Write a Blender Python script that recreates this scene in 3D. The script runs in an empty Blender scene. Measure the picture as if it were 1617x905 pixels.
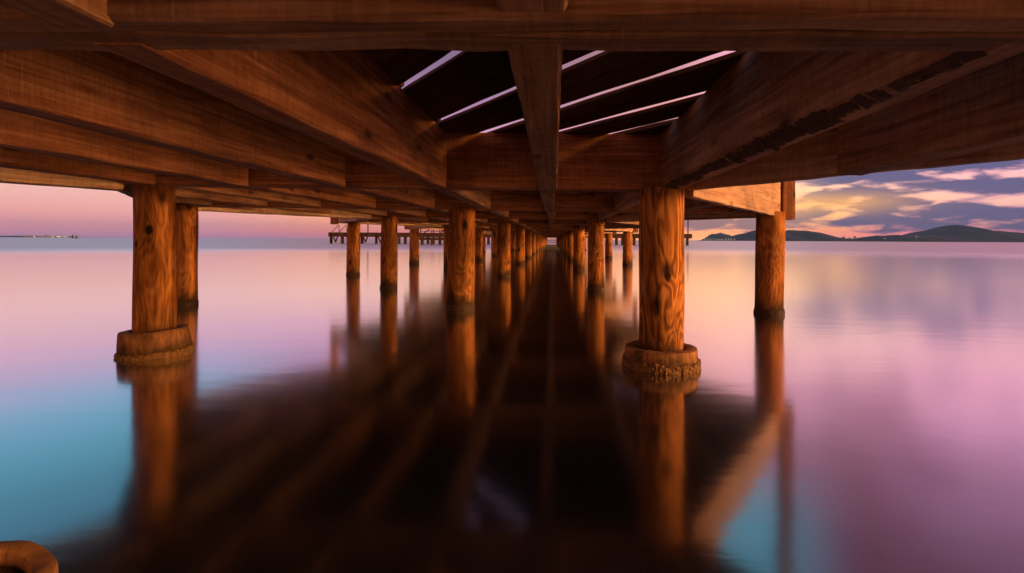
import bpy, bmesh, math, random
from mathutils import Vector, Matrix, noise as mnoise

S = bpy.context.scene
C = S.collection
R = random.Random(7)
PI = math.pi
def lin(r, g, b, k=1.0):
    f = lambda c: (c/255/12.92 if c/255 <= .04045 else ((c/255+.055)/1.055)**2.4)
    return (f(r)*k, f(g)*k, f(b)*k, 1)

# ------------------------------------------------------------------ camera
HC = 0.74
cam = bpy.data.cameras.new('camera'); co = bpy.data.objects.new('camera', cam); C.objects.link(co)
cam.sensor_width = 36.0; cam.lens = 36.0*800/1617
cam.shift_x = -32.5/1617; cam.shift_y = -73.9/1617
cam.clip_start = 0.02; cam.clip_end = 40000
co.matrix_world = (Matrix.Translation((0, 0, HC)) @ Matrix.Rotation(.04, 4, 'Z') @
                   Matrix.Rotation(PI/2, 4, 'X') @ Matrix.Rotation(.005, 4, 'Z'))
S.camera = co

# ------------------------------------------------------------------ sun (warm afterglow, soft) + exposure
SUN_EL, SUN_AZ = math.radians(11), math.radians(112)     # azimuth clockwise from +Y
sd = bpy.data.lights.new('sun', 'SUN'); so = bpy.data.objects.new('sun', sd); C.objects.link(so)
sd.energy = 4.2; sd.angle = math.radians(14); sd.color = (1.0, .49, .15)
sv = Vector((math.sin(SUN_AZ)*math.cos(SUN_EL), math.cos(SUN_AZ)*math.cos(SUN_EL), math.sin(SUN_EL)))
so.rotation_euler = (-sv).to_track_quat('-Z', 'Y').to_euler()
S.view_settings.view_transform = 'Standard'; S.view_settings.look = 'None'
S.view_settings.exposure = 0.0; S.view_settings.gamma = 1.0
S.render.engine = 'CYCLES'
cy = S.cycles
cy.use_denoising = True
cy.max_bounces = 8; cy.diffuse_bounces = 3; cy.glossy_bounces = 4; cy.volume_bounces = 0
cy.sample_clamp_indirect = 30.0; cy.caustics_reflective = True; cy.blur_glossy = 0.3

# ------------------------------------------------------------------ node helper
class NT:
    def __init__(s, tree): s.t = tree; s.n = tree.nodes; s.l = tree.links
    def add(s, typ, **kw):
        n = s.n.new(typ)
        for k, v in kw.items(): setattr(n, k, v)
        return n
    def put(s, sock, v):
        if hasattr(v, 'is_output'): s.l.new(v, sock)
        elif v is not None: sock.default_value = v
    def m(s, op, a, b=None, c=None, clamp=False):
        n = s.add('ShaderNodeMath', operation=op, use_clamp=clamp)
        for i, v in enumerate((a, b, c)): s.put(n.inputs[i], v)
        return n.outputs[0]
    def mix(s, f, a, b, blend='MIX'):
        n = s.add('ShaderNodeMix', data_type='RGBA', blend_type=blend)
        s.put(n.inputs['Factor'], f); s.put(n.inputs[6], a); s.put(n.inputs[7], b)
        return n.outputs[2]
    def ramp(s, f, stops, interp='LINEAR'):
        n = s.add('ShaderNodeValToRGB'); r = n.color_ramp; r.interpolation = interp
        while len(r.elements) > 1: r.elements.remove(r.elements[-1])
        r.elements[0].position = stops[0][0]; r.elements[0].color = stops[0][1]
        for p, c in stops[1:]:
            e = r.elements.new(p); e.color = c
        s.put(n.inputs[0], f); return n.outputs[0]
    def noise(s, vec, scale, detail=4, rough=.55, dist=0):
        n = s.add('ShaderNodeTexNoise'); s.put(n.inputs['Vector'], vec)
        n.inputs['Scale'].default_value = scale; n.inputs['Detail'].default_value = detail
        n.inputs['Roughness'].default_value = rough; n.inputs['Distortion'].default_value = dist
        return n.outputs[0]
    def scale(s, vec, sc, off=None):
        n = s.add('ShaderNodeVectorMath', operation='MULTIPLY'); s.put(n.inputs[0], vec); n.inputs[1].default_value = sc
        if off is None: return n.outputs[0]
        a = s.add('ShaderNodeVectorMath', operation='ADD'); s.l.new(n.outputs[0], a.inputs[0]); s.put(a.inputs[1], off)
        return a.outputs[0]
    def xyz(s, x, y, z):
        n = s.add('ShaderNodeCombineXYZ')
        for i, v in enumerate((x, y, z)): s.put(n.inputs[i], v)
        return n.outputs[0]
G = lambda v: (v, v, v, 1)

# ------------------------------------------------------------------ dusk sky
W = bpy.data.worlds.new('World'); S.world = W; W.use_nodes = True
t = NT(W.node_tree); t.n.clear()
gen = t.add('ShaderNodeTexCoord').outputs['Generated']
sp = t.add('ShaderNodeSeparateXYZ'); t.l.new(gen, sp.inputs[0])
X, Y, Z = sp.outputs
r = t.m('MAXIMUM', t.m('SQRT', t.m('ADD', t.m('MULTIPLY', X, X), t.m('MULTIPLY', Y, Y))), .001)
tz = t.m('MULTIPLY', t.m('MAXIMUM', t.m('DIVIDE', Z, r), 0.0), 1.23)   # tangent of the elevation (scaled)
u = t.m('DIVIDE', tz, t.m('ADD', tz, .4))
az0 = t.m('ARCTAN2', X, Y)                                # 0 ahead, + to the right
az = t.m('MULTIPLY', az0, 1.2)
def sstep(v, a, b):
    n = t.add('ShaderNodeMapRange', interpolation_type='SMOOTHSTEP'); t.put(n.inputs[0], v)
    n.inputs[1].default_value = a; n.inputs[2].default_value = b
    return n.outputs[0]
ZEN = lin(108, 90, 116)
left = t.ramp(u, [(0, lin(176, 124, 164)), (.04, lin(214, 140, 158)), (.11, lin(234, 160, 156)),
                  (.22, lin(234, 184, 172)), (.32, lin(222, 166, 184)), (.37, lin(200, 158, 196)), (.43, lin(122, 176, 208)),
                  (.50, lin(98, 172, 198, 1.1)), (.60, lin(95, 152, 188, 1.25)), (.68, lin(95, 135, 190)), (.78, ZEN), (1, lin(100, 85, 120))])
front = t.ramp(u, [(0, lin(186, 120, 150)), (.04, lin(226, 128, 128)), (.11, lin(250, 166, 128)),
                  (.22, lin(242, 190, 166)), (.32, lin(226, 170, 186)), (.38, lin(205, 150, 190)), (.44, lin(158, 120, 158)),
                  (.52, lin(122, 96, 128)), (1, lin(100, 85, 115))])
right = t.ramp(u, [(0, lin(226, 104, 142)), (.045, lin(246, 116, 132)), (.085, lin(255, 190, 112)), (.14, lin(255, 216, 150)), (.2, lin(255, 226, 186, 1.05)),
                   (.3, lin(250, 210, 196, 1.05)), (.4, lin(242, 180, 204, 1.1)), (.48, lin(228, 160, 202, 1.15)),
                   (.56, lin(196, 140, 186)), (.7, lin(130, 105, 150)), (1, lin(100, 85, 120))])
sky = t.mix(sstep(az, -.78, -.45), left, front)
sky = t.mix(sstep(az, .22, .46), sky, right)
sky = t.mix(t.m('MULTIPLY', sstep(az, .52, .85), t.ramp(u, [(0, G(.1)), (.1, G(.55)), (.4, G(.55)), (.5, G(0))])), sky, lin(236, 146, 180))
sky = t.mix(t.m('MULTIPLY', t.m('MULTIPLY', sstep(az, .26, .36), t.m('SUBTRACT', 1, sstep(az, .5, .66))), t.ramp(u, [(.555, G(0)), (.6, G(1)), (.72, G(1)), (.8, G(0))])), sky, lin(84, 172, 202, 1.75))
# the warm dusk sky to the sides of and behind the camera, dim overhead
back = t.ramp(u, [(0, lin(235, 150, 110)), (.2, lin(240, 165, 115)), (.36, lin(215, 135, 90)), (.5, lin(180, 110, 80)), (.62, lin(125, 82, 75)), (.8, lin(110, 85, 95)), (1, lin(120, 98, 125))])
sky = t.mix(sstep(t.m('ABSOLUTE', az0), .85, 1.3), sky, back)
# orange afterglow low over the water, straight ahead and a little to the right
da = t.m('DIVIDE', t.m('SUBTRACT', az, .32), .33)
gl = t.m('MULTIPLY', t.m('EXPONENT', t.m('MULTIPLY', t.m('MULTIPLY', da, da), -1)),
         t.m('EXPONENT', t.m('MULTIPLY', tz, -3.4)))
sky = t.mix(t.m('MULTIPLY', gl, .92), sky, lin(255, 170, 100, 1.35))
# drifting cloud banks
def cloud(sky, sx, sy, off, lo, hi, col, edge, amt, fac, bias=None):
    v = t.xyz(t.m('MULTIPLY', t.m('DIVIDE', X, r), sx), t.m('MULTIPLY', t.m('DIVIDE', Y, r), sx), t.m('MULTIPLY_ADD', tz, sy, off))
    n = t.noise(v, 1.0, 5, .5, .35)
    if bias: n = t.m('ADD', n, bias)
    k = t.ramp(n, [(lo, G(0)), (hi, G(1))], 'EASE')
    k2 = t.m('MULTIPLY', t.m('MULTIPLY', k, fac), amt)
    return t.mix(k2, sky, t.mix(k, edge, col))
low = t.ramp(u, [(0, G(.5)), (.05, G(1)), (.42, G(1)), (.55, G(.4)), (.7, G(0))])
fc = t.m('MULTIPLY', t.m('MAXIMUM', sstep(az, .36, .62), t.m('MULTIPLY', sstep(az, .1, .3), t.ramp(tz, [(.05, G(.8)), (.075, G(0))]))), low)
bias = t.m('SUBTRACT', t.ramp(tz, [(0, G(.45)), (.012, G(.36)), (.03, G(.60)), (.05, G(.68)), (.066, G(.54)), (.08, G(.48)), (.10, G(.62)), (.116, G(.54)),
                                   (.15, G(.66)), (.185, G(.47)), (.205, G(.36)), (.27, G(.44)), (.5, G(.46))]), .5)
sky = cloud(sky, 11.5, 42.0, 5.9, .42, .60, lin(72, 75, 122), lin(198, 108, 156), .94, fc, bias)
ka = t.m('DIVIDE', t.m('SUBTRACT', az, .59), .12); kt = t.m('DIVIDE', t.m('SUBTRACT', tz, .080), .022)
sky = t.mix(t.m('MULTIPLY', t.m('EXPONENT', t.m('MULTIPLY', t.m('ADD', t.m('MULTIPLY', ka, ka), t.m('MULTIPLY', kt, kt)), -1)), .55), sky, lin(255, 178, 76, 1.25))
rose = t.m('MULTIPLY', sstep(az, .42, .75), t.ramp(u, [(.36, G(0)), (.47, G(1)), (.68, G(1)), (.8, G(.2))]))
sky = cloud(sky, 2.2, 3.2, 1.1, .28, .52, lin(150, 82, 104), lin(205, 135, 180), .9, rose)
# the town's warm glow in the sky behind the camera
bl = t.m('MULTIPLY', t.m('POWER', t.m('MAXIMUM', t.m('COSINE', t.m('SUBTRACT', az0, 2.45)), 0), 1.5), t.m('EXPONENT', t.m('MULTIPLY', tz, -5.5)))
sky = t.mix(t.m('MULTIPLY', bl, .95), sky, (2.6, 1.05, .28, 1))
nish = t.add('ShaderNodeTexSky', sky_type='NISHITA', sun_disc=False)
nish.sun_elevation = SUN_EL; nish.sun_rotation = SUN_AZ
nb = t.add('ShaderNodeBackground'); t.l.new(nish.outputs[0], nb.inputs[0]); nb.inputs[1].default_value = .004
bg = t.add('ShaderNodeBackground'); t.l.new(sky, bg.inputs[0]); bg.inputs[1].default_value = 1.22
ad = t.add('ShaderNodeAddShader'); t.l.new(nb.outputs[0], ad.inputs[0]); t.l.new(bg.outputs[0], ad.inputs[1])
wo = t.add('ShaderNodeOutputWorld'); t.l.new(ad.outputs[0], wo.inputs[0])

# ------------------------------------------------------------------ materials
def newmat(name):
    m = bpy.data.materials.new(name); m.use_nodes = True
    t = NT(m.node_tree); b = t.n['Principled BSDF']
    return m, t, b
def bump(t, b, h, strength, dist):
    n = t.add('ShaderNodeBump'); n.inputs['Strength'].default_value = strength; n.inputs['Distance'].default_value = dist
    t.l.new(h, n.inputs['Height']); t.l.new(n.outputs[0], b.inputs['Normal'])
def objvec(t):
    v = t.add('ShaderNodeTexCoord').outputs['Object']
    rnd = t.add('ShaderNodeObjectInfo').outputs['Random']
    return v, t.xyz(t.m('MULTIPLY', rnd, 37.0), t.m('MULTIPLY', rnd, 71.0), t.m('MULTIPLY', rnd, 53.0)), rnd

def beam_wood(name, c0, c1, c2, saw=.45):
    m, t, b = newmat(name)
    v, off, rnd = objvec(t)
    g = t.noise(t.scale(v, (40, 1.6, 40), off), 1.0, 8, .66, .7)           # long grain
    col = t.ramp(g, [(.28, c0), (.5, c1), (.72, c2)])
    sawn = t.noise(t.scale(v, (9, 62, 9), off), 1.0, 3, .6, .5)            # saw marks across the board
    col = t.mix(saw, col, t.ramp(sawn, [(.3, G(.55)), (.62, G(1.15))]), 'MULTIPLY')
    dirt = t.noise(t.scale(v, (3.2, 1.6, 3.2), off), 1.0, 5, .6, .5)
    col = t.mix(.8, col, t.ramp(dirt, [(.30, G(.38)), (.48, G(.85)), (.7, G(1.2))]), 'MULTIPLY')
    vo = t.add('ShaderNodeTexVoronoi'); t.l.new(t.scale(v, (7, 2.6, 7), off), vo.inputs['Vector']); vo.inputs['Scale'].default_value = 1.0
    col = t.mix(t.ramp(vo.outputs['Distance'], [(.05, G(.85)), (.16, G(0))]), col, (c0[0]*.25, c0[1]*.22, c0[2]*.2, 1))
    crk = t.noise(t.scale(v, (30, .45, 30), off), 1.0, 3, .5, .25)
    col = t.mix(t.ramp(crk, [(.27, G(.85)), (.31, G(0))]), col, (c0[0]*.2, c0[1]*.2, c0[2]*.2, 1))
    col = t.mix(1.0, col, t.ramp(rnd, [(0, G(.78)), (1, G(1.15))]), 'MULTIPLY')
    col = t.mix(t.m('MULTIPLY', t.m('FRACT', t.m('MULTIPLY', rnd, 7.31)), .45), col, t.mix(1.0, col, (1.12, 1.32, 1.6, 1), 'MULTIPLY'))
    t.l.new(col, b.inputs['Base Color']); b.inputs['Roughness'].default_value = .85
    b.inputs['Specular IOR Level'].default_value = .3
    bump(t, b, t.m('ADD', g, t.m('MULTIPLY', sawn, .7)), .55, .006)
    return m
WOOD = beam_wood('pier_timber', (.12, .038, .015, 1), (.34, .126, .048, 1), (.56, .26, .125, 1))
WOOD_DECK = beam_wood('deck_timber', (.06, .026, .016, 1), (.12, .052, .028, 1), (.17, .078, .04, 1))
WOOD_PALE = beam_wood('pale_timber', (.20, .09, .05, 1), (.42, .24, .15, 1), (.56, .37, .26, 1))
WOOD_TAN = beam_wood('tan_timber', (.15, .058, .027, 1), (.40, .185, .088, 1), (.60, .34, .19, 1))
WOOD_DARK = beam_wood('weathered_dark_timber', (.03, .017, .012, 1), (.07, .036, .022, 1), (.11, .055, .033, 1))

def pile_wood(name='pile_timber', knots=(), amp=.12):
    m, t, b = newmat(name)
    v, off, rnd = objvec(t)
    f = t.noise(t.scale(v, (4.2, 4.2, 1.25), off), 1.0, 2.5, .5, .55)      # growth-ring figure
    kd = None
    for (kx, ky, kz, ks) in knots:                                         # rings wrap round a knot
        q = t.add('ShaderNodeVectorMath', operation='SUBTRACT'); t.l.new(v, q.inputs[0]); q.inputs[1].default_value = (kx, ky, kz)
        ln = t.add('ShaderNodeVectorMath', operation='LENGTH'); t.l.new(t.scale(q.outputs[0], (1, 1, .7)), ln.inputs[0])
        d1 = t.m('DIVIDE', ln.outputs[1], ks)
        f = t.m('ADD', f, t.m('MULTIPLY', t.m('EXPONENT', t.m('MULTIPLY', d1, -.6)), .17))
        kd = d1 if kd is None else t.m('MINIMUM', kd, d1)
    ring = t.m('SINE', t.m('MULTIPLY', f, 95.0))
    fine = t.noise(t.scale(v, (55, 55, 3.0), off), 1.0, 5, .6, .3)
    k = t.m('ADD', t.m('MULTIPLY', ring, amp), t.m('ADD', fine, .0))
    col = t.ramp(k, [(.22, (.16, .050, .012, 1)), (.48, (.38, .135, .030, 1)), (.75, (.56, .23, .06, 1))])
    d = t.noise(t.scale(v, (5, 5, 2.0), off), 1.0, 5, .62, .8)
    col = t.mix(.85, col, t.ramp(d, [(.32, G(.22)), (.47, G(.8)), (.62, G(1.2))]), 'MULTIPLY')
    vo = t.add('ShaderNodeTexVoronoi'); t.l.new(t.scale(v, (4.5, 4.5, 2.6), off), vo.inputs['Vector']); vo.inputs['Scale'].default_value = 1.0
    col = t.mix(t.ramp(vo.outputs['Distance'], [(.07, G(.95)), (.2, G(0))]), col, (.03, .012, .006, 1))
    if kd is not None: col = t.mix(t.ramp(kd, [(.55, G(.95)), (1.1, G(0))]), col, (.02, .009, .005, 1))
    ck = t.noise(t.scale(v, (16, 16, .7), off), 1.0, 3, .5, .3)
    col = t.mix(t.ramp(ck, [(.25, G(.9)), (.30, G(0))]), col, (.025, .011, .006, 1))
    # tide stain: the foot of every pile is wet and weedy
    s2 = t.add('ShaderNodeSeparateXYZ'); t.l.new(v, s2.inputs[0])
    zz = t.m('ADD', s2.outputs[2], t.m('MULTIPLY', t.m('SUBTRACT', d, .5), .22))
    wet = t.ramp(t.m('DIVIDE', zz, .4), [(.12, G(1)), (.26, G(.8)), (.42, G(.38)), (.8, G(0))])
    col = t.mix(wet, col, (.045, .026, .012, 1))
    t.l.new(col, b.inputs['Base Color'])
    b.inputs['Roughness'].default_value = .85; b.inputs['Specular IOR Level'].default_value = .15
    bump(t, b, t.m('ADD', t.m('MULTIPLY', ring, .2), fine), .5, .006)
    return m
PILE = pile_wood()
PILE_A = pile_wood('knotty_pile_timber', ((.045, -.105, .79, .028), (-.04, -.10, .70, .018)), .12)
PILE_B = pile_wood('swirled_pile_timber', ((.01, -.127, .535, .022),), .2)

def simple(name, c, rough=.8, var=.4, sc=12, bmp=.4, bd=.01):
    m, t, b = newmat(name)
    v, off, rnd = objvec(t)
    n = t.noise(t.scale(v, (1, 1, 1), off), sc, 6, .65, .4)
    col = t.mix(1.0, c, t.ramp(n, [(.25, G(1-var)), (.75, G(1+var))]), 'MULTIPLY')
    t.l.new(col, b.inputs['Base Color']); b.inputs['Roughness'].default_value = rough
    b.inputs['Specular IOR Level'].default_value = .3
    if bmp: bump(t, b, n, bmp, bd)
    return m
CONC = simple('stained_concrete', (.30, .135, .055, 1), .85, .75, 9, .8, .006)
def stain(m):                                          # rust runs and a wet, slimy foot
    t = NT(m.node_tree); b = t.n['Principled BSDF']; src = b.inputs['Base Color'].links[0].from_socket
    v = t.add('ShaderNodeTexCoord').outputs['Object']
    n = t.noise(t.scale(v, (22, 22, 4)), 1.0, 6, .7, .6)
    col = t.mix(.65, src, t.ramp(n, [(.36, (.18, .13, .10, 1)), (.5, G(.85)), (.68, (1.35, 1.2, 1.1, 1))]), 'MULTIPLY')
    s2 = t.add('ShaderNodeSeparateXYZ'); t.l.new(v, s2.inputs[0])
    z = t.m('ADD', s2.outputs[2], t.m('MULTIPLY', t.m('SUBTRACT', n, .5), .10))
    col = t.mix(t.ramp(t.m('DIVIDE', z, .2), [(.15, G(.85)), (.5, G(0))]), col, (.05, .026, .012, 1))
    t.l.new(col, b.inputs['Base Color'])
stain(CONC)
CRUST = simple('barnacle_crust', (.20, .10, .035, 1), .75, .8, 60, .8, .01)
ALGAE_AND_SHADE = simple('wet_algae_and_ring_shade', (.05, .024, .010, 1), .7, .6, 50)  # weed rings, and the dark plug painted as shade in the ring
BARK = simple('bark', (.11, .058, .040, 1), .9, .6, 45, .8, .01)
METAL = simple('rusty_steel', (.10, .055, .04, 1), .6, .4, 30)
HILL = simple('scrub_hillside', (.006, .016, .042, 1), .95, .5, .02, 0)
PLAS = simple('town_plaster', (.30, .24, .22, 1), .9, .2, .2, 0)
BOATP = simple('dark_boat_paint', (.03, .03, .04, 1), .5, .2, 4, 0)
def emit(name, c, s):
    m, t, b = newmat(name)
    b.inputs['Base Color'].default_value = (.1, .1, .1, 1)
    b.inputs['Emission Color'].default_value = c; b.inputs['Emission Strength'].default_value = s
    return m
LAMP = emit('lamp_glow', (1, .72, .38, 1), 3.5)
WIN = emit('lit_window', (1, .75, .45, 1), 2.5)

def water_mat():
    m, t, b = newmat('calm_water'); t.n.remove(b)
    v = t.add('ShaderNodeTexCoord').outputs['Object']
    w1 = t.noise(t.scale(v, (.9, 2.6, 1)), 1.6, 3, .5, .3)
    w2 = t.noise(t.scale(v, (5, 16, 1)), 1.6, 2, .5, .2)
    bn = t.add('ShaderNodeBump'); bn.inputs['Strength'].default_value = .013; bn.inputs['Distance'].default_value = .1
    t.l.new(t.m('ADD', w1, t.m('MULTIPLY', w2, .12)), bn.inputs['Height'])
    gl = t.add('ShaderNodeBsdfGlossy'); gl.inputs['Color'].default_value = (.95, .95, .97, 1); 
    ln = t.add('ShaderNodeVectorMath', operation='LENGTH'); t.l.new(v, ln.inputs[0])
    wob = t.m('MULTIPLY', t.noise(t.scale(v, (.02, .05, 1)), 1.0, 3, .5, .3), 22.0)
    mr = t.add('ShaderNodeMapRange', interpolation_type='SMOOTHSTEP'); t.l.new(t.m('ADD', ln.outputs[1], wob), mr.inputs[0])
    mr.inputs[1].default_value = 36; mr.inputs[2].default_value = 62; mr.inputs[3].default_value = .125; mr.inputs[4].default_value = .4
    t.l.new(mr.outputs[0], gl.inputs['Roughness'])
    t.l.new(bn.outputs[0], gl.inputs['Normal'])
    df = t.add('ShaderNodeBsdfDiffuse'); df.inputs['Color'].default_value = (.008, .010, .014, 1)
    lw = t.add('ShaderNodeLayerWeight'); lw.inputs['Blend'].default_value = .5
    fac = t.ramp(lw.outputs['Facing'], [(0, G(.10)), (.4, G(.16)), (.55, G(.26)), (.66, G(.42)), (.77, G(.78)), (.9, G(.97))])
    m2 = t.add('ShaderNodeMapRange'); t.l.new(mr.outputs[0], m2.inputs[0])   # wind-ruffled water far out reflects a little less
    m2.inputs[1].default_value = .125; m2.inputs[2].default_value = .4; m2.inputs[3].default_value = 1; m2.inputs[4].default_value = .74
    fac = t.m('MULTIPLY', fac, m2.outputs[0])
    mx = t.add('ShaderNodeMixShader'); t.l.new(fac, mx.inputs[0]); t.l.new(df.outputs[0], mx.inputs[1]); t.l.new(gl.outputs[0], mx.inputs[2])
    t.l.new(mx.outputs[0], t.n['Material Output'].inputs[0])
    return m
WATER = water_mat()

# ------------------------------------------------------------------ object helpers
def link(name, me, mat, parent=None):
    o = bpy.data.objects.new(name, me); C.objects.link(o)
    if mat: me.materials.append(mat)
    if parent: o.parent = parent
    return o
def from_bm(name, bm, mat, parent=None, smooth=False):
    bmesh.ops.recalc_face_normals(bm, faces=bm.faces[:])
    me = bpy.data.meshes.new(name); bm.to_mesh(me); bm.free()
    if smooth:
        for p in me.polygons: p.use_smooth = True
    return link(name, me, mat, parent)
def tag(o, label=None, cat=None, group=None, kind=None):
    for k, v in (('label', label), ('category', cat), ('group', group), ('kind', kind)):
        if v: o[k] = v
    return o
def thing(name, label, cat, loc=(0, 0, 0), group=None):
    o = bpy.data.objects.new(name, None); o.empty_display_size = .1; C.objects.link(o); o.location = loc
    return tag(o, label, cat, group)

def add_beam(bm, M, L, w0, w1, h0, h1=None, cham=.006, jit=.0025, seg=None, wane=0, rnd=R):
    """chamfered timber along local +Y from 0..L, x centred, z 0..h"""
    h1 = h1 or h0
    seg = seg or max(2, int(L/.12))
    rings = []
    for i in range(seg+1):
        f = i/seg; w = (w0+(w1-w0)*f)/2; h = h0+(h1-h0)*f
        c = min(cham, w*.4); wn = c
        if wane: wn = c + wane*(.5+.5*mnoise.noise(Vector((f*L*3.0, 1.3, 7.7))))
        pts = [(-w+(wn*1.3 if wane else wn), 0), (w-c, 0), (w, c), (w, h-c), (w-c, h), (-w+c, h), (-w, h-c), (-w, wn*.8 if wane else wn)]
        rings.append([bm.verts.new(M @ Vector((x+rnd.uniform(-jit, jit), f*L, z+rnd.uniform(-jit, jit)))) for x, z in pts])
    for a, b in zip(rings, rings[1:]):
        for k in range(8): bm.faces.new((a[k], a[(k+1) % 8], b[(k+1) % 8], b[k]))
    bm.faces.new(rings[0][::-1]); bm.faces.new(rings[-1])
def place(p0, p1):
    """matrix whose +Y runs p0->p1, z up-ish"""
    d = (Vector(p1)-Vector(p0)); L = d.length; y = d.normalized()
    x = y.cross(Vector((0, 0, 1))).normalized(); z = x.cross(y)
    M = Matrix((x, y, z)).transposed().to_4x4(); M.translation = Vector(p0)
    return M, L
def timber(name, p0, p1, w0, h, mat, parent, w1=None, **kw):
    M, L = place(p0, p1)
    bm = bmesh.new(); add_beam(bm, Matrix(), L, w0, w1 or w0, h, **kw)
    o = from_bm(name, bm, mat, parent); o.matrix_local = M
    return o
def add_box(bm, x0, x1, y0, y1, z0, z1):
    v = [bm.verts.new((x, y, z)) for z in (z0, z1) for x, y in ((x0, y0), (x1, y0), (x1, y1), (x0, y1))]
    for f in ((3, 2, 1, 0), (4, 5, 6, 7), (0, 1, 5, 4), (1, 2, 6, 5), (2, 3, 7, 6), (3, 0, 4, 7)): bm.faces.new([v[i] for i in f])
def add_lathe(bm, prof, n=24, jit=0, close=True, fn=None):
    rings = []
    for k, (r_, z) in enumerate(prof):
        ring = []
        for i in range(n):
            a = 2*PI*i/n
            rr, zz = (r_, z) if not fn else fn(k, a, r_, z)
            ring.append(bm.verts.new((rr*math.cos(a)+R.uniform(-jit, jit), rr*math.sin(a)+R.uniform(-jit, jit), zz+R.uniform(-jit, jit))))
        rings.append(ring)
    for a, b in zip(rings, rings[1:]):
        for i in range(n): bm.faces.new((a[i], a[(i+1) % n], b[(i+1) % n], b[i]))
    if close: bm.faces.new(rings[0][::-1]); bm.faces.new(rings[-1])

# ------------------------------------------------------------------ water
bm = bmesh.new(); v = [bm.verts.new(p) for p in ((-4500, -4500, 0), (4500, -4500, 0), (4500, 4500, 0), (-4500, 4500, 0))]; bm.faces.new(v)
tag(from_bm('water', bm, WATER), kind='structure')

# ------------------------------------------------------------------ the pier
XA = -.96                                             # pier axis
zt = lambda x: -.010*(x-XA)                           # the deck leans a touch to the right
ZB, ZD, TH = 1.055, 1.388, .020                        # beam underside, deck underside, plank thickness
K = 800/650
BENT = [y*K for y in (.60, 2.53, 4.40, 6.10, 8.15, 10.2)]
while BENT[-1] < 73: BENT.append(BENT[-1]+2.04*K)
BENT = [-1.0, -.45] + BENT                            # the pier starts just behind the camera
NB = len(BENT)
even = lambda i: i % 2 == 0                           # even bents carry the outer corners
RO, RI, LI, LO = 2.36, .82, -2.74, -4.30
def edges(y):
    for i in range(NB-1):
        if BENT[i] <= y <= BENT[i+1]:
            f = (y-BENT[i])/(BENT[i+1]-BENT[i])
            if not even(i): f = 1-f
            return LO+(LI-LO)*f, RO+(RI-RO)*f
    return None
pier = thing('wooden_pier', 'long low wooden pier on round timber piles over calm water, seen from underneath', 'pier', (0, 0, 0))

# cross beams
for i, y in enumerate(BENT):
    xl, xr = (LO+.06, RO-.06) if even(i) else (LI+.06, RI-.06)
    if i == 2:                                        # the doubled beam overhead
        for k, (yy, ww) in enumerate(((.722, .05), (.788, .068))):
            timber('crossbeam', (xl, yy, ZB+zt(xl)+.004*k), (xr, yy, ZB+zt(xr)-.004*k), ww, ZD-ZB+.003, WOOD_TAN, pier, cham=.007, jit=.003)
    else:
        j = R.uniform(-.004, .004)
        timber('crossbeam', (xl, y, ZB+zt(xl)+j), (xr, y, ZB+zt(xr)+j), .135, ZD-ZB+.003, WOOD, pier, seg=None if i < 8 else 6)
# joists, one length per bay, cut to the zigzag edge
JX = [-3.72, -3.12, -2.52, -1.93, -1.32, -.70, -.03, .69, 1.30, 1.88]
late = bmesh.new(); count = 0
for i in range(NB-1):
    y0, y1 = BENT[i]+.055, BENT[i+1]-.055
    for jx in JX:
        x = jx + (R.uniform(-.02, .02) if i > 2 else 0)
        a, b = y0, y1
        ok = [yy for yy in [y0+(y1-y0)*k/40 for k in range(41)] if edges(yy)[0]+.05 < x < edges(yy)[1]-.05]
        if len(ok) < 4: continue
        a, b = ok[0], ok[-1]
        w0, w1 = R.uniform(.085, .1), R.uniform(.085, .105)
        if i == 2: w0, w1 = .086, .108
        dz = R.uniform(-.003, .012) if i != 2 else -.004
        if i == 1 and jx == -.70: x, dz = -.678, -.008
        if i == 1: b = .70
        zz = ZB+zt(x)+dz
        wane = .040 if (i == 2 and jx == .69) else 0
        visible = i >= 1 and count < 98
        if visible:
            count += 1
            wm = WOOD_TAN if (i == 2 and jx > -.5) or (i == 1) or (i > 2 and R.random() < .4) else WOOD
            o = timber('joist', (x, a-.01, zz), (x, b+.01, zz), w0, ZD-zz+zt(x)+.002, wm, pier, w1=w1, wane=wane)
            if wane:
                o['label'] = 'joist with strips of dark bark left along its lower edge'
                bb = bmesh.new(); L = b-a+.02; yy = .03
                def facet(yq, tq, up):                     # point on the waney corner, tq 0..1 from the bottom to the side
                    w = (w0+(w1-w0)*yq/L)/2; n = mnoise.noise(Vector((yq*3.0, 1.3, 7.7)))
                    wn = .006+wane*(.5+.5*n)
                    return (-w+wn*1.3*(1-tq)-up*.5, yq, wn*.8*tq-up*.85)
                while yy < L-.08:
                    ln = R.uniform(.04, .16); t0 = R.uniform(-.45, .1); t1 = R.uniform(.75, 1.1)
                    cols = []
                    n = max(3, int(ln/.012))
                    for q in range(n+1):
                        yq = yy+ln*q/n; e = 1
                        ta = .5+(t0-.5)*e+R.uniform(-.12, .12); tb = .5+(t1-.5)*e+R.uniform(-.12, .12)
                        cols.append([bb.verts.new(facet(yq+R.uniform(-.003, .003), ta+(tb-ta)*g/3, .001+(.005+R.uniform(0, .004) if 0 < g < 3 and 0 < q < n else 0))) for g in range(4)])
                    for c0, c1 in zip(cols, cols[1:]):
                        for g in range(3): bb.faces.new((c0[g], c0[g+1], c1[g+1], c1[g]))
                    yy += ln+R.choice((.002, .004, .02))
                from_bm('bark', bb, BARK, o)
        else:
            M, L = place((x, a-.01, zz), (x, b+.01, zz))
            add_beam(late, M, L, w0, w1, ZD-zz+zt(x)+.002, seg=2)
tag(from_bm('joist', late, WOOD, pier), kind='stuff')
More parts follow.
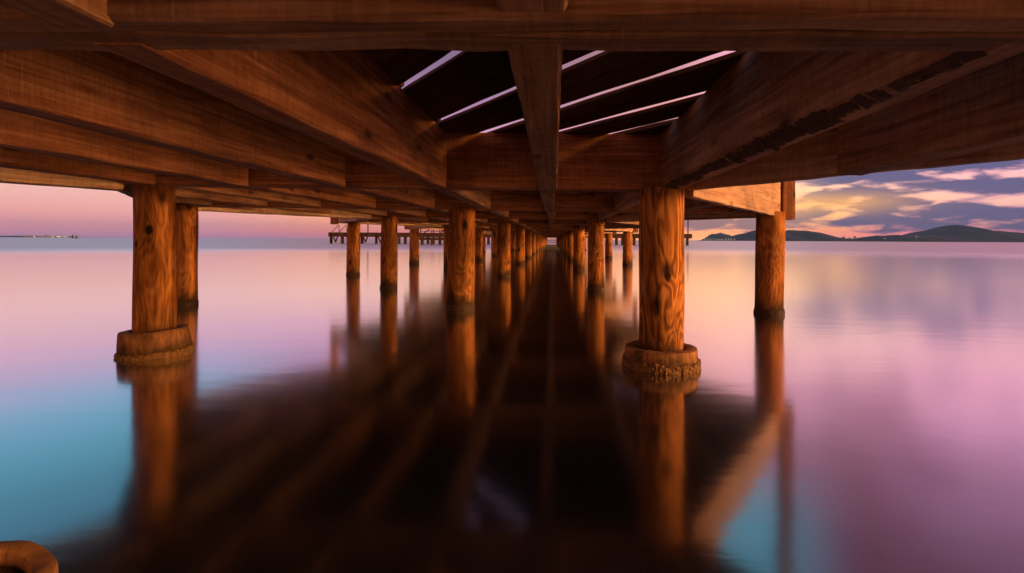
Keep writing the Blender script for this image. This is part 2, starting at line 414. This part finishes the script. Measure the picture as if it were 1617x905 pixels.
# edge beams along the zigzag, corner posts
for i in range(NB-1):
    for sgn, xo, xi in ((1, RO, RI), (-1, LO, LI)):
        xa, xb = (xo, xi) if even(i) else (xi, xo)
        za = ZB+.006 if (i == 2 and sgn == 1) else ZB-.035
        timber('edge_beam', (xa, BENT[i], za+zt(xa)), (xb, BENT[i+1], za+zt(xb)), .07, ZD-za-.001, WOOD_PALE, pier, seg=None if i < 8 else 6)
for i, y in enumerate(BENT):
    if not even(i) or i < 2: continue
    for x in (RO+.075, LO-.075):
        M = Matrix.Translation((x, y-.03, ZB-.06+zt(x))) @ Matrix.Rotation(-PI/2, 4, 'X') @ Matrix.Rotation(PI, 4, 'Z')
        bm = bmesh.new(); add_beam(bm, Matrix.Translation((0, 0, -.06)), 2.0, .125, .12, .12, seg=10)
        o = from_bm('corner_post', bm, WOOD, pier); o.matrix_local = Matrix.Translation((x, y-.03, ZB-.06+zt(x))) @ Matrix.Rotation(PI/2, 4, 'X')
# deck planks laid diagonally, most of them tight, a few with open gaps
DIR = Vector((-.61, .7924, 0)).normalized(); NRM = Vector((.7924, .61, 0)).normalized()
late = bmesh.new(); pc = 0
OPEN = [(.55*.61-.02, .008), (1.306*.61, .046), (1.95*.61, .050), (2.52*.61, .064), (3.07*.61, .070), (3.53*.61, .074), (4.3*.61, .012)]
cuts = [(OPEN[0][0]-.17*k, .004) for k in range(38, 0, -1)]
for (sa, ga), (sb_, gb) in zip(OPEN, OPEN[1:]):
    n = max(1, round((sb_-sa)/.17))
    cuts.append((sa, ga)); cuts += [(sa+(sb_-sa)*k/n, .003) for k in range(1, n)]
cuts.append(OPEN[-1])
while cuts[-1][0] < 46: cuts.append((cuts[-1][0]+.17+R.uniform(-.01, .01), R.choice((.003, .003, .004, .012))))
for (sa, ga), (sb_, gb) in zip(cuts, cuts[1:]):
    wd = sb_-gb/2-sa-ga/2; mid = (sb_-gb/2+sa+ga/2)/2
    run = None; q = -9
    segs = []
    while q < 75:
        p = NRM*mid+DIR*q
        e = edges(p.y) if BENT[0] < p.y < BENT[-1] else None
        ins = bool(e and e[0]-.03 < p.x < e[1]+.03)
        if ins and run is None: run = q
        if not ins and run is not None: segs.append((run, q)); run = None
        q += .03
    for a, b in segs:
        if b-a < .2: continue
        qj = (NRM.x*mid+.70)/.61                        # boards butt over the joist line at x = -.70
        if a+.1 < qj < b-.1 and max(ga, gb) > .01: pieces = [(a, qj-.002, mid, wd), (qj+.002, b, (sa+sb_)/2, sb_-sa-.003)]
        elif qj <= a+.1 and max(ga, gb) > .01: pieces = [(a, b, (sa+sb_)/2, sb_-sa-.003)]
        else: pieces = [(a, b, mid, wd)]
        for a, b, md, wq in pieces:
            p0 = NRM*md+DIR*a; p1 = NRM*md+DIR*b
            p0.z = ZD+zt(p0.x)+.001; p1.z = ZD+zt(p1.x)+.001
            if sa > -1.2 and pc < 98:
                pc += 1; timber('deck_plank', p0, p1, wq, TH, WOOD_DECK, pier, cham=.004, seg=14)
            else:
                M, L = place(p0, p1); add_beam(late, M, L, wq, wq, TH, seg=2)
tag(from_bm('deck_plank', late, WOOD_DECK, pier), kind='stuff')

# piles
def pile(x, y, dia, top, lean=(0, 0), detail=True, mat=None):
    n = 32 if detail else 16; H = top+.35
    seed = R.uniform(0, 99)
    bm = bmesh.new(); prof = []
    m = 16 if detail else 5
    for q in range(m+1):
        z = -.35+H*q/m
        prof.append((dia/2*(1.03-.05*max(0, z)/1.1), z))
    def fn(k, a, r_, z):
        w = mnoise.noise(Vector((math.cos(a)*1.3+seed, math.sin(a)*1.3, z*1.7)))*.010
        return r_+w, z
    add_lathe(bm, prof, n, 0, True, fn)
    o = from_bm('pile', bm, mat or PILE, pier, True)
    o.location = (x, y, 0); o.rotation_euler = (lean[0], lean[1], 0)
    # weed and shell ring at the waterline
    bm = bmesh.new()
    pr = [(dia/2*1.02, -.06), (dia/2*1.07, -.03), (dia/2*1.075, .02), (dia/2*1.06, .045), (dia/2*1.005, .058)]
    add_lathe(bm, pr, n, .0035 if detail else 0, True, lambda k, a, r_, z: (r_+.008*mnoise.noise(Vector((a*6, z*40, seed))), z+.012*mnoise.noise(Vector((a*3, seed, k)))*(1 if k > 2 else 0)))
    from_bm('weed_ring', bm, ALGAE_AND_SHADE, o, True)
    return o
def collar(p, R0, R1, ztop, tilt, crust_h, rough, seed=1.0, hole=.165):
    n = 96
    bm = bmesh.new()
    prof = [(R0*1.0, -.2), (R0, .0), (R0*.5+R1*.5, ztop*.5), (R1, ztop-.012), (R1-.003, ztop-.003), (R1-.010, ztop), (hole+.010, ztop), (hole+.003, ztop-.003), (hole, ztop-.01), (hole, -.2)]
    add_lathe(bm, prof, n, 0, False, lambda k, a, r_, z: (r_+.003*mnoise.noise(Vector((math.cos(a)*2, math.sin(a)*2, z*6+seed))), z+(.004*mnoise.noise(Vector((math.cos(a)*3, math.sin(a)*3, seed))) if 3 <= k <= 8 else 0)))
    c = from_bm('concrete_collar', bm, CONC, p, True); c.data.set_sharp_from_angle(angle=math.radians(28)); c.rotation_euler = (0, tilt, 0)
    bm = bmesh.new(); m = 12; n = 140
    prof = [(R0*1.015, -.1)]+[(R0*1.0+(.010 if q not in (0, m) else -.012), -.06+(crust_h+.06)*q/m) for q in range(m+1)]
    def fn(k, a, r_, z):
        b_ = mnoise.noise(Vector((math.cos(a)*18, math.sin(a)*18, z*60+seed)))
        b2 = mnoise.noise(Vector((math.cos(a)*45, math.sin(a)*45, z*140+seed)))
        e = mnoise.noise(Vector((math.cos(a)*7, math.sin(a)*7, seed+3)))
        return r_+rough*(b_+.7*b2), z+(e*.016 if k > m-2 else 0)
    add_lathe(bm, prof, n, .001, False, fn)
    k = from_bm('barnacle_crust', bm, CRUST, p, False); k.rotation_euler = (0, tilt, 0)
ZTP = lambda x: ZB+zt(x)-.002
named = {}
for i, y in enumerate(BENT):
    if i < 2: continue
    xs = (-4.15, -.97, 2.2) if even(i) else (-2.57, .64)
    for c, x in enumerate(xs):
        dia = R.uniform(.245, .29); yy = y+R.uniform(-.05, .03); lean = (R.uniform(-.006, .006), R.uniform(-.008, .008))
        if i == 2 and c == 1: continue                 # only an empty concrete ring stands here
        if i == 3 and c == 0: x, yy, dia, lean = -2.54, 2.56*K, .226, (0, -.012)
        elif i == 3 and c == 1: x, yy, dia, lean = .645, 2.47*K, .256, (0, 0)
        elif i == 4 and c == 0: x, yy, dia = -4.04, 4.40*K, .235
        elif i == 4 and c == 1: x, yy, dia = -.985, 4.39*K, .283
        elif i == 4 and c == 2: x, yy, dia = 2.2, 4.26*K, .27
        elif i == 5:
            dia = .238
            if c == 0: x = -2.45
        elif i == 6 and c == 0: x, dia = -4.02, .25
        p = pile(x, yy, dia, ZTP(x)+.012, lean, i < 9, PILE_A if (i, c) == (3, 0) else PILE_B if (i, c) in ((3, 1), (5, 1)) else None)
        if i == 3 and c == 0:
            p['label'] = 'thick knotty front pile in a plain tilted concrete collar'; collar(p, .197, .186, .158, -.05, .034, .004, 2.0, .128)
        if i == 3 and c == 1:
            p['label'] = 'front pile in a concrete collar crusted with barnacles'; collar(p, .214, .208, .112, 0, .052, .009, 9.0, .140)

ring = thing('concrete_ring', 'stained concrete ring, a dark plug as the shade in its hollow, standing in the water at the lower left', 'concrete ring', (-1.06, .735, 0))
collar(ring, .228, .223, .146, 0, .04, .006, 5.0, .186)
bm = bmesh.new(); add_lathe(bm, [(.184, -.1), (.183, .120), (.165, .128), (.05, .124)], 40, .002); from_bm('hollow_shade_plug', bm, ALGAE_AND_SHADE, ring, False)  # dark plug added as the shade inside the hollow ring

# ------------------------------------------------------------------ pier head (transverse platform at the far end)
YH = 76.0; ZH = 1.68
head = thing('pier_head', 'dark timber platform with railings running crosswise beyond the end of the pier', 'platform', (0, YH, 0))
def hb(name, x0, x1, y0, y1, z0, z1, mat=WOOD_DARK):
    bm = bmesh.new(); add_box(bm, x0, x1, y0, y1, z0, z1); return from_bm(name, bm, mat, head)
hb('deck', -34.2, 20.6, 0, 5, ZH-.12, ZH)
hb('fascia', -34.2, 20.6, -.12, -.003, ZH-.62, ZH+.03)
hb('fascia', -34.2, 20.6, 5.003, 5.12, ZH-.62, ZH+.03)
n = 0
x = -34.0
while x < 20.6:
    if not -1.3 < x < .6: hb('support_post', x, x+R.uniform(.28, .42), -.05, .3, -.5, ZH-.12)
    x += R.choice((.9, 1.3, 1.7, 2.2))
for zz in (.30, .55, .80): hb('wale', -1.3, 1.0, 0, .12, zz, zz+.09)
for k in range(8):                                     # leaning fenders at the west end
    x = -33.6+k*1.15
    M, L = place((x, -.18, ZH-.1), (x+.5*(-1)**k, -.18, .15))
    bm = bmesh.new(); add_beam(bm, M, L, .2, .2, .16, seg=1); from_bm('fender', bm, WOOD_DARK, head)
for x0, x1 in ((-19.5, -15.6), (-15.2, -11), (-4, 6.5), (12.5, 16.5)):
    for zz in (.38, .72, 1.05): hb('rail', x0, x1, 4.8, 4.86, ZH+zz, ZH+zz+.06)
    x = x0
    while x <= x1+.01: hb('rail_post', x-.05, x+.05, 4.7, 4.797, ZH, ZH+1.15); x += (x1-x0)/3
for x in (-31.2, -28.5, 12.0, 20.3): hb('pole', x-.07, x+.07, 1, 1.14, ZH, ZH+3.6, METAL)
for x in (-32.6, -31.4):
    bm = bmesh.new()
    M, L = place((x-1.1, -.05, ZH), (x, -.05, ZH+1.15)); add_beam(bm, M, L, .08, .08, .08, seg=1)
    M, L = place((x, -.05, ZH+1.15), (x+.02, -.02, ZH)); add_beam(bm, M, L, .08, .08, .08, seg=1)
    from_bm('ladder_handrail', bm, METAL, head)
# low landing stage with a stair between the pier and the head
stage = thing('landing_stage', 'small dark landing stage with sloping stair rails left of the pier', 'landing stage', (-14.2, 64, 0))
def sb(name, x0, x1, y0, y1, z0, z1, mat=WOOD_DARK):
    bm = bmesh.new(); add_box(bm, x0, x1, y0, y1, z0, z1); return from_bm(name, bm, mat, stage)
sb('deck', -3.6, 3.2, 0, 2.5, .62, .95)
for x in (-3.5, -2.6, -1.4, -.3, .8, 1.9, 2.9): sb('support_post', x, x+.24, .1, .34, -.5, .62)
for k in range(3):
    M, L = place((-3.0+k*2.1, .1, 1.0), (-1.2+k*2.1, .1, 2.15)); bm = bmesh.new(); add_beam(bm, M, L, .12, .12, .12, seg=1); from_bm('stair_rail', bm, WOOD_DARK, stage)
for x in (-3.3, -1.6, .1, 1.8, 3.0): sb('rail_post', x, x+.13, 2.2, 2.33, .95, 2.25)
for zz in (1.35, 1.75, 2.15): sb('rail', -3.3, 3.13, 2.335, 2.40, zz, zz+.09)

# ------------------------------------------------------------------ far shore
CX = lambda px, D: (px-873)/800*D                   # lateral offset of a sight line at distance D
def hill(name, pts, D, depth, base_drop=2, seed=0, rough=1.0):
    """ridge line given as (px, height px) turned into a real-size hill with depth"""
    xs = [CX(p, D) for p, _ in pts]; hs = [h*1.45*D/800 for _, h in pts]
    nx, ny = 120, 14
    bm = bmesh.new(); grid = []
    for iy in range(ny+1):
        row = []; fy = iy/ny
        prof = math.sin(PI*min(1, fy/.45)/2)**.8 if fy < .45 else math.cos(PI*(fy-.45)/.55/2)
        for ix in range(nx+1):
            f = ix/nx; x = xs[0]+(xs[-1]-xs[0])*f
            for q in range(len(xs)-1):
                if xs[q] <= x <= xs[q+1]+1e-6:
                    g = (x-xs[q])/(xs[q+1]-xs[q]); g = g*g*(3-2*g)*.45+g*.55
                    h = hs[q]+(hs[q+1]-hs[q])*g; break
            nz = mnoise.fractal(Vector((x/90+seed, fy*4, seed)), 1.0, 2.0, 4)*rough*D/800*2.6
            row.append(bm.verts.new((x, D+depth*(fy-.45), max(-base_drop, h*prof+nz*min(1, h*prof/8)-(.5 if iy in (0, ny) else 0)))))
        grid.append(row)
    for a, b in zip(grid, grid[1:]):
        for k in range(nx): bm.faces.new((a[k], a[k+1], b[k+1], b[k]))
    return tag(from_bm(name, bm, HILL, None, True), kind='structure')
hill('hills', [(1150, 0), (1165, 4), (1180, 9), (1190, 11.5), (1205, 9), (1220, 8), (1240, 10.5), (1252, 12), (1268, 9), (1290, 3.5), (1304, 1), (1345, .8), (1365, 3), (1400, 7), (1425, 7), (1450, 10), (1470, 14), (1487, 17), (1502, 14.5), (1520, 11), (1540, 11.5), (1560, 8), (1590, 4), (1650, 2.5), (1800, 1)], 3000, 900, seed=3)
hill('headland', [(1108, 0), (1118, 3), (1124, 7), (1132, 8), (1142, 7.5), (1150, 3), (1160, 0)], 3900, 500, seed=8)
hill('hills', [(1340, 0), (1375, 4.5), (1400, 6.5), (1430, 5), (1470, 3), (1500, 0)], 2300, 400, seed=11)
hill('coast', [(-140, 1.2), (-20, 1.6), (40, 1.8), (70, 1.4), (84, .3)], 4200, 300, seed=21, rough=.2)

def building(px, D, w, d, h, label, lit, group=None):
    x = CX(px, D); o = thing('building', label, 'building', (x, D, 0), group)
    bm = bmesh.new(); add_box(bm, -w/2, w/2, 0, d, -1, h); from_bm('wall', bm, PLAS, o)
    bm = bmesh.new(); add_box(bm, -w/2-.4, w/2+.4, -.4, d+.4, h+.003, h+.8); from_bm('roof', bm, HILL, o)
    for k in range(lit):
        xx = -w/2+w*(k+.5)/lit
        bm = bmesh.new(); add_box(bm, xx-w/lit*.3, xx+w/lit*.3, -.3, -.003, h*.35, h*.7); from_bm('window', bm, WIN, o)
    return o
for px, w, h, lit, lab in ((6, 50, 9, 0, 'low unlit block at the left edge of the far shore'), (20, 16, 15, 1, 'small block with one bright lit window on the left far shore'),
                           (32, 45, 11, 0, 'wide dark block among the lights of the left far shore'), (41, 14, 17, 0, 'narrow dark tower on the left far shore'),
                           (51, 22, 10, 2, 'low building with two lit windows on the left far shore'), (62, 34, 16, 3, 'brightest lit building of the left far shore'),
                           (73, 30, 10, 3, 'low lit building nearest the channel markers on the left far shore')):
    building(px, 3900, w, 14, h, lab, lit)
for px, w, h, lab in ((1312, 14, 15, 'left low block between the hills on the right far shore'), (1322, 11, 20, 'slim tower between the hills on the right far shore'),
                      (1331, 16, 14, 'wide block between the hills beside the slim tower'), (1339, 10, 22, 'tallest tower between the hills on the right far shore')):
    building(px, 2900, w, 10, h+6, lab, 0)
def street_lamp(px, D, z, label, group):
    o = thing('street_lamp', label, 'street lamp', (CX(px, D), D, z-6), group)
    bm = bmesh.new(); add_lathe(bm, [(.2, -5), (.15, 5.6)], 6); from_bm('pole', bm, METAL, o)
    bm = bmesh.new(); bmesh.ops.create_icosphere(bm, subdivisions=1, radius=1.1); bmesh.ops.translate(bm, vec=(0, 0, 6.4), verts=bm.verts[:]); from_bm('lamp_head', bm, LAMP, o)
for k in range(15): street_lamp(1091+k*4.6+R.uniform(-.8, .8), 2200, 6.5+R.uniform(-.5, .5), 'lit lamp in the row along the right far waterfront', 'lamps along the far waterfront')
for px, z, lab in ((1383, 12, 'single lamp at the foot of the front hill'), (1430, 20, 'single bright lamp on the slope of the front hill')): street_lamp(px, 2050, z, lab, None)
for px in (15, 28, 36, 47, 55, 60, 66, 71, 78): street_lamp(px, 3700, 9+R.uniform(-1, 4), 'lit lamp along the left far shore', 'lamps on the left far shore')

# channel markers and a moored boat
def buoy(px, D, s, label, pointed):
    o = thing('buoy', label, 'buoy', (CX(px, D), D, 0))
    bm = bmesh.new(); add_lathe(bm, [(.2*s, -.4*s), (.75*s, -.2*s), (.8*s, .25*s), (.5*s, .45*s)], 14); from_bm('float', bm, BOATP, o)
    bm = bmesh.new(); add_lathe(bm, [(.42*s, .46*s), (.28*s, 1.7*s), (.05*s, 1.75*s)], 10); from_bm('tower', bm, BOATP, o)
    bm = bmesh.new(); add_lathe(bm, [(.4*s, 1.76*s), (.03*s if pointed else .4*s, 2.4*s)], 10); from_bm('topmark', bm, BOATP, o)
buoy(86, 420, 1.25, 'dark channel buoy with a can topmark on the left horizon', False)
buoy(92.5, 330, .95, 'smaller dark channel buoy with a pointed topmark on the left horizon', True)
o = thing('rowing_boat', 'small dark boat moored off the right far shore', 'boat', (CX(1606, 190), 190, 0))
bm = bmesh.new(); rings = []
for k in range(9):
    f = k/8*2-1; w = .75*(1-abs(f)**2.6)+.03; x = f*2.0; sh = .45+.22*f*f
    rings.append([bm.verts.new(p) for p in ((x, -w, sh), (x, -w*.7, .05), (x, 0, -.12), (x, w*.7, .05), (x, w, sh), (x, w*.86, sh-.03), (x, 0, .1), (x, -w*.86, sh-.03))])
for a, b in zip(rings, rings[1:]):
    for k in range(8): bm.faces.new((a[k], a[(k+1) % 8], b[(k+1) % 8], b[k]))
bm.faces.new(rings[0][::-1]); bm.faces.new(rings[-1]); from_bm('hull', bm, BOATP, o)
for x in (-.7, .6):
    bm = bmesh.new(); add_box(bm, x-.12, x+.12, -.58, .58, .32, .37); from_bm('bench', bm, WOOD, o)
bm = bmesh.new(); add_box(bm, -2.3, -1.95, -.14, .14, .3, .95); from_bm('outboard_motor', bm, BOATP, o)

# ------------------------------------------------------------------ evening haze over the lagoon
bm = bmesh.new(); add_box(bm, -4600, 4600, -4600, 4600, -3, 130)
m = bpy.data.materials.new('evening_haze'); m.use_nodes = True; t = NT(m.node_tree); t.n.clear()
vol = t.add('ShaderNodeVolumePrincipled'); vol.inputs['Color'].default_value = (.22, .48, 1, 1); vol.inputs['Density'].default_value = 9e-5
vol.inputs['Anisotropy'].default_value = 0.0
t.l.new(vol.outputs[0], t.add('ShaderNodeOutputMaterial').inputs['Volume'])
tag(from_bm('haze', bm, m), kind='stuff')
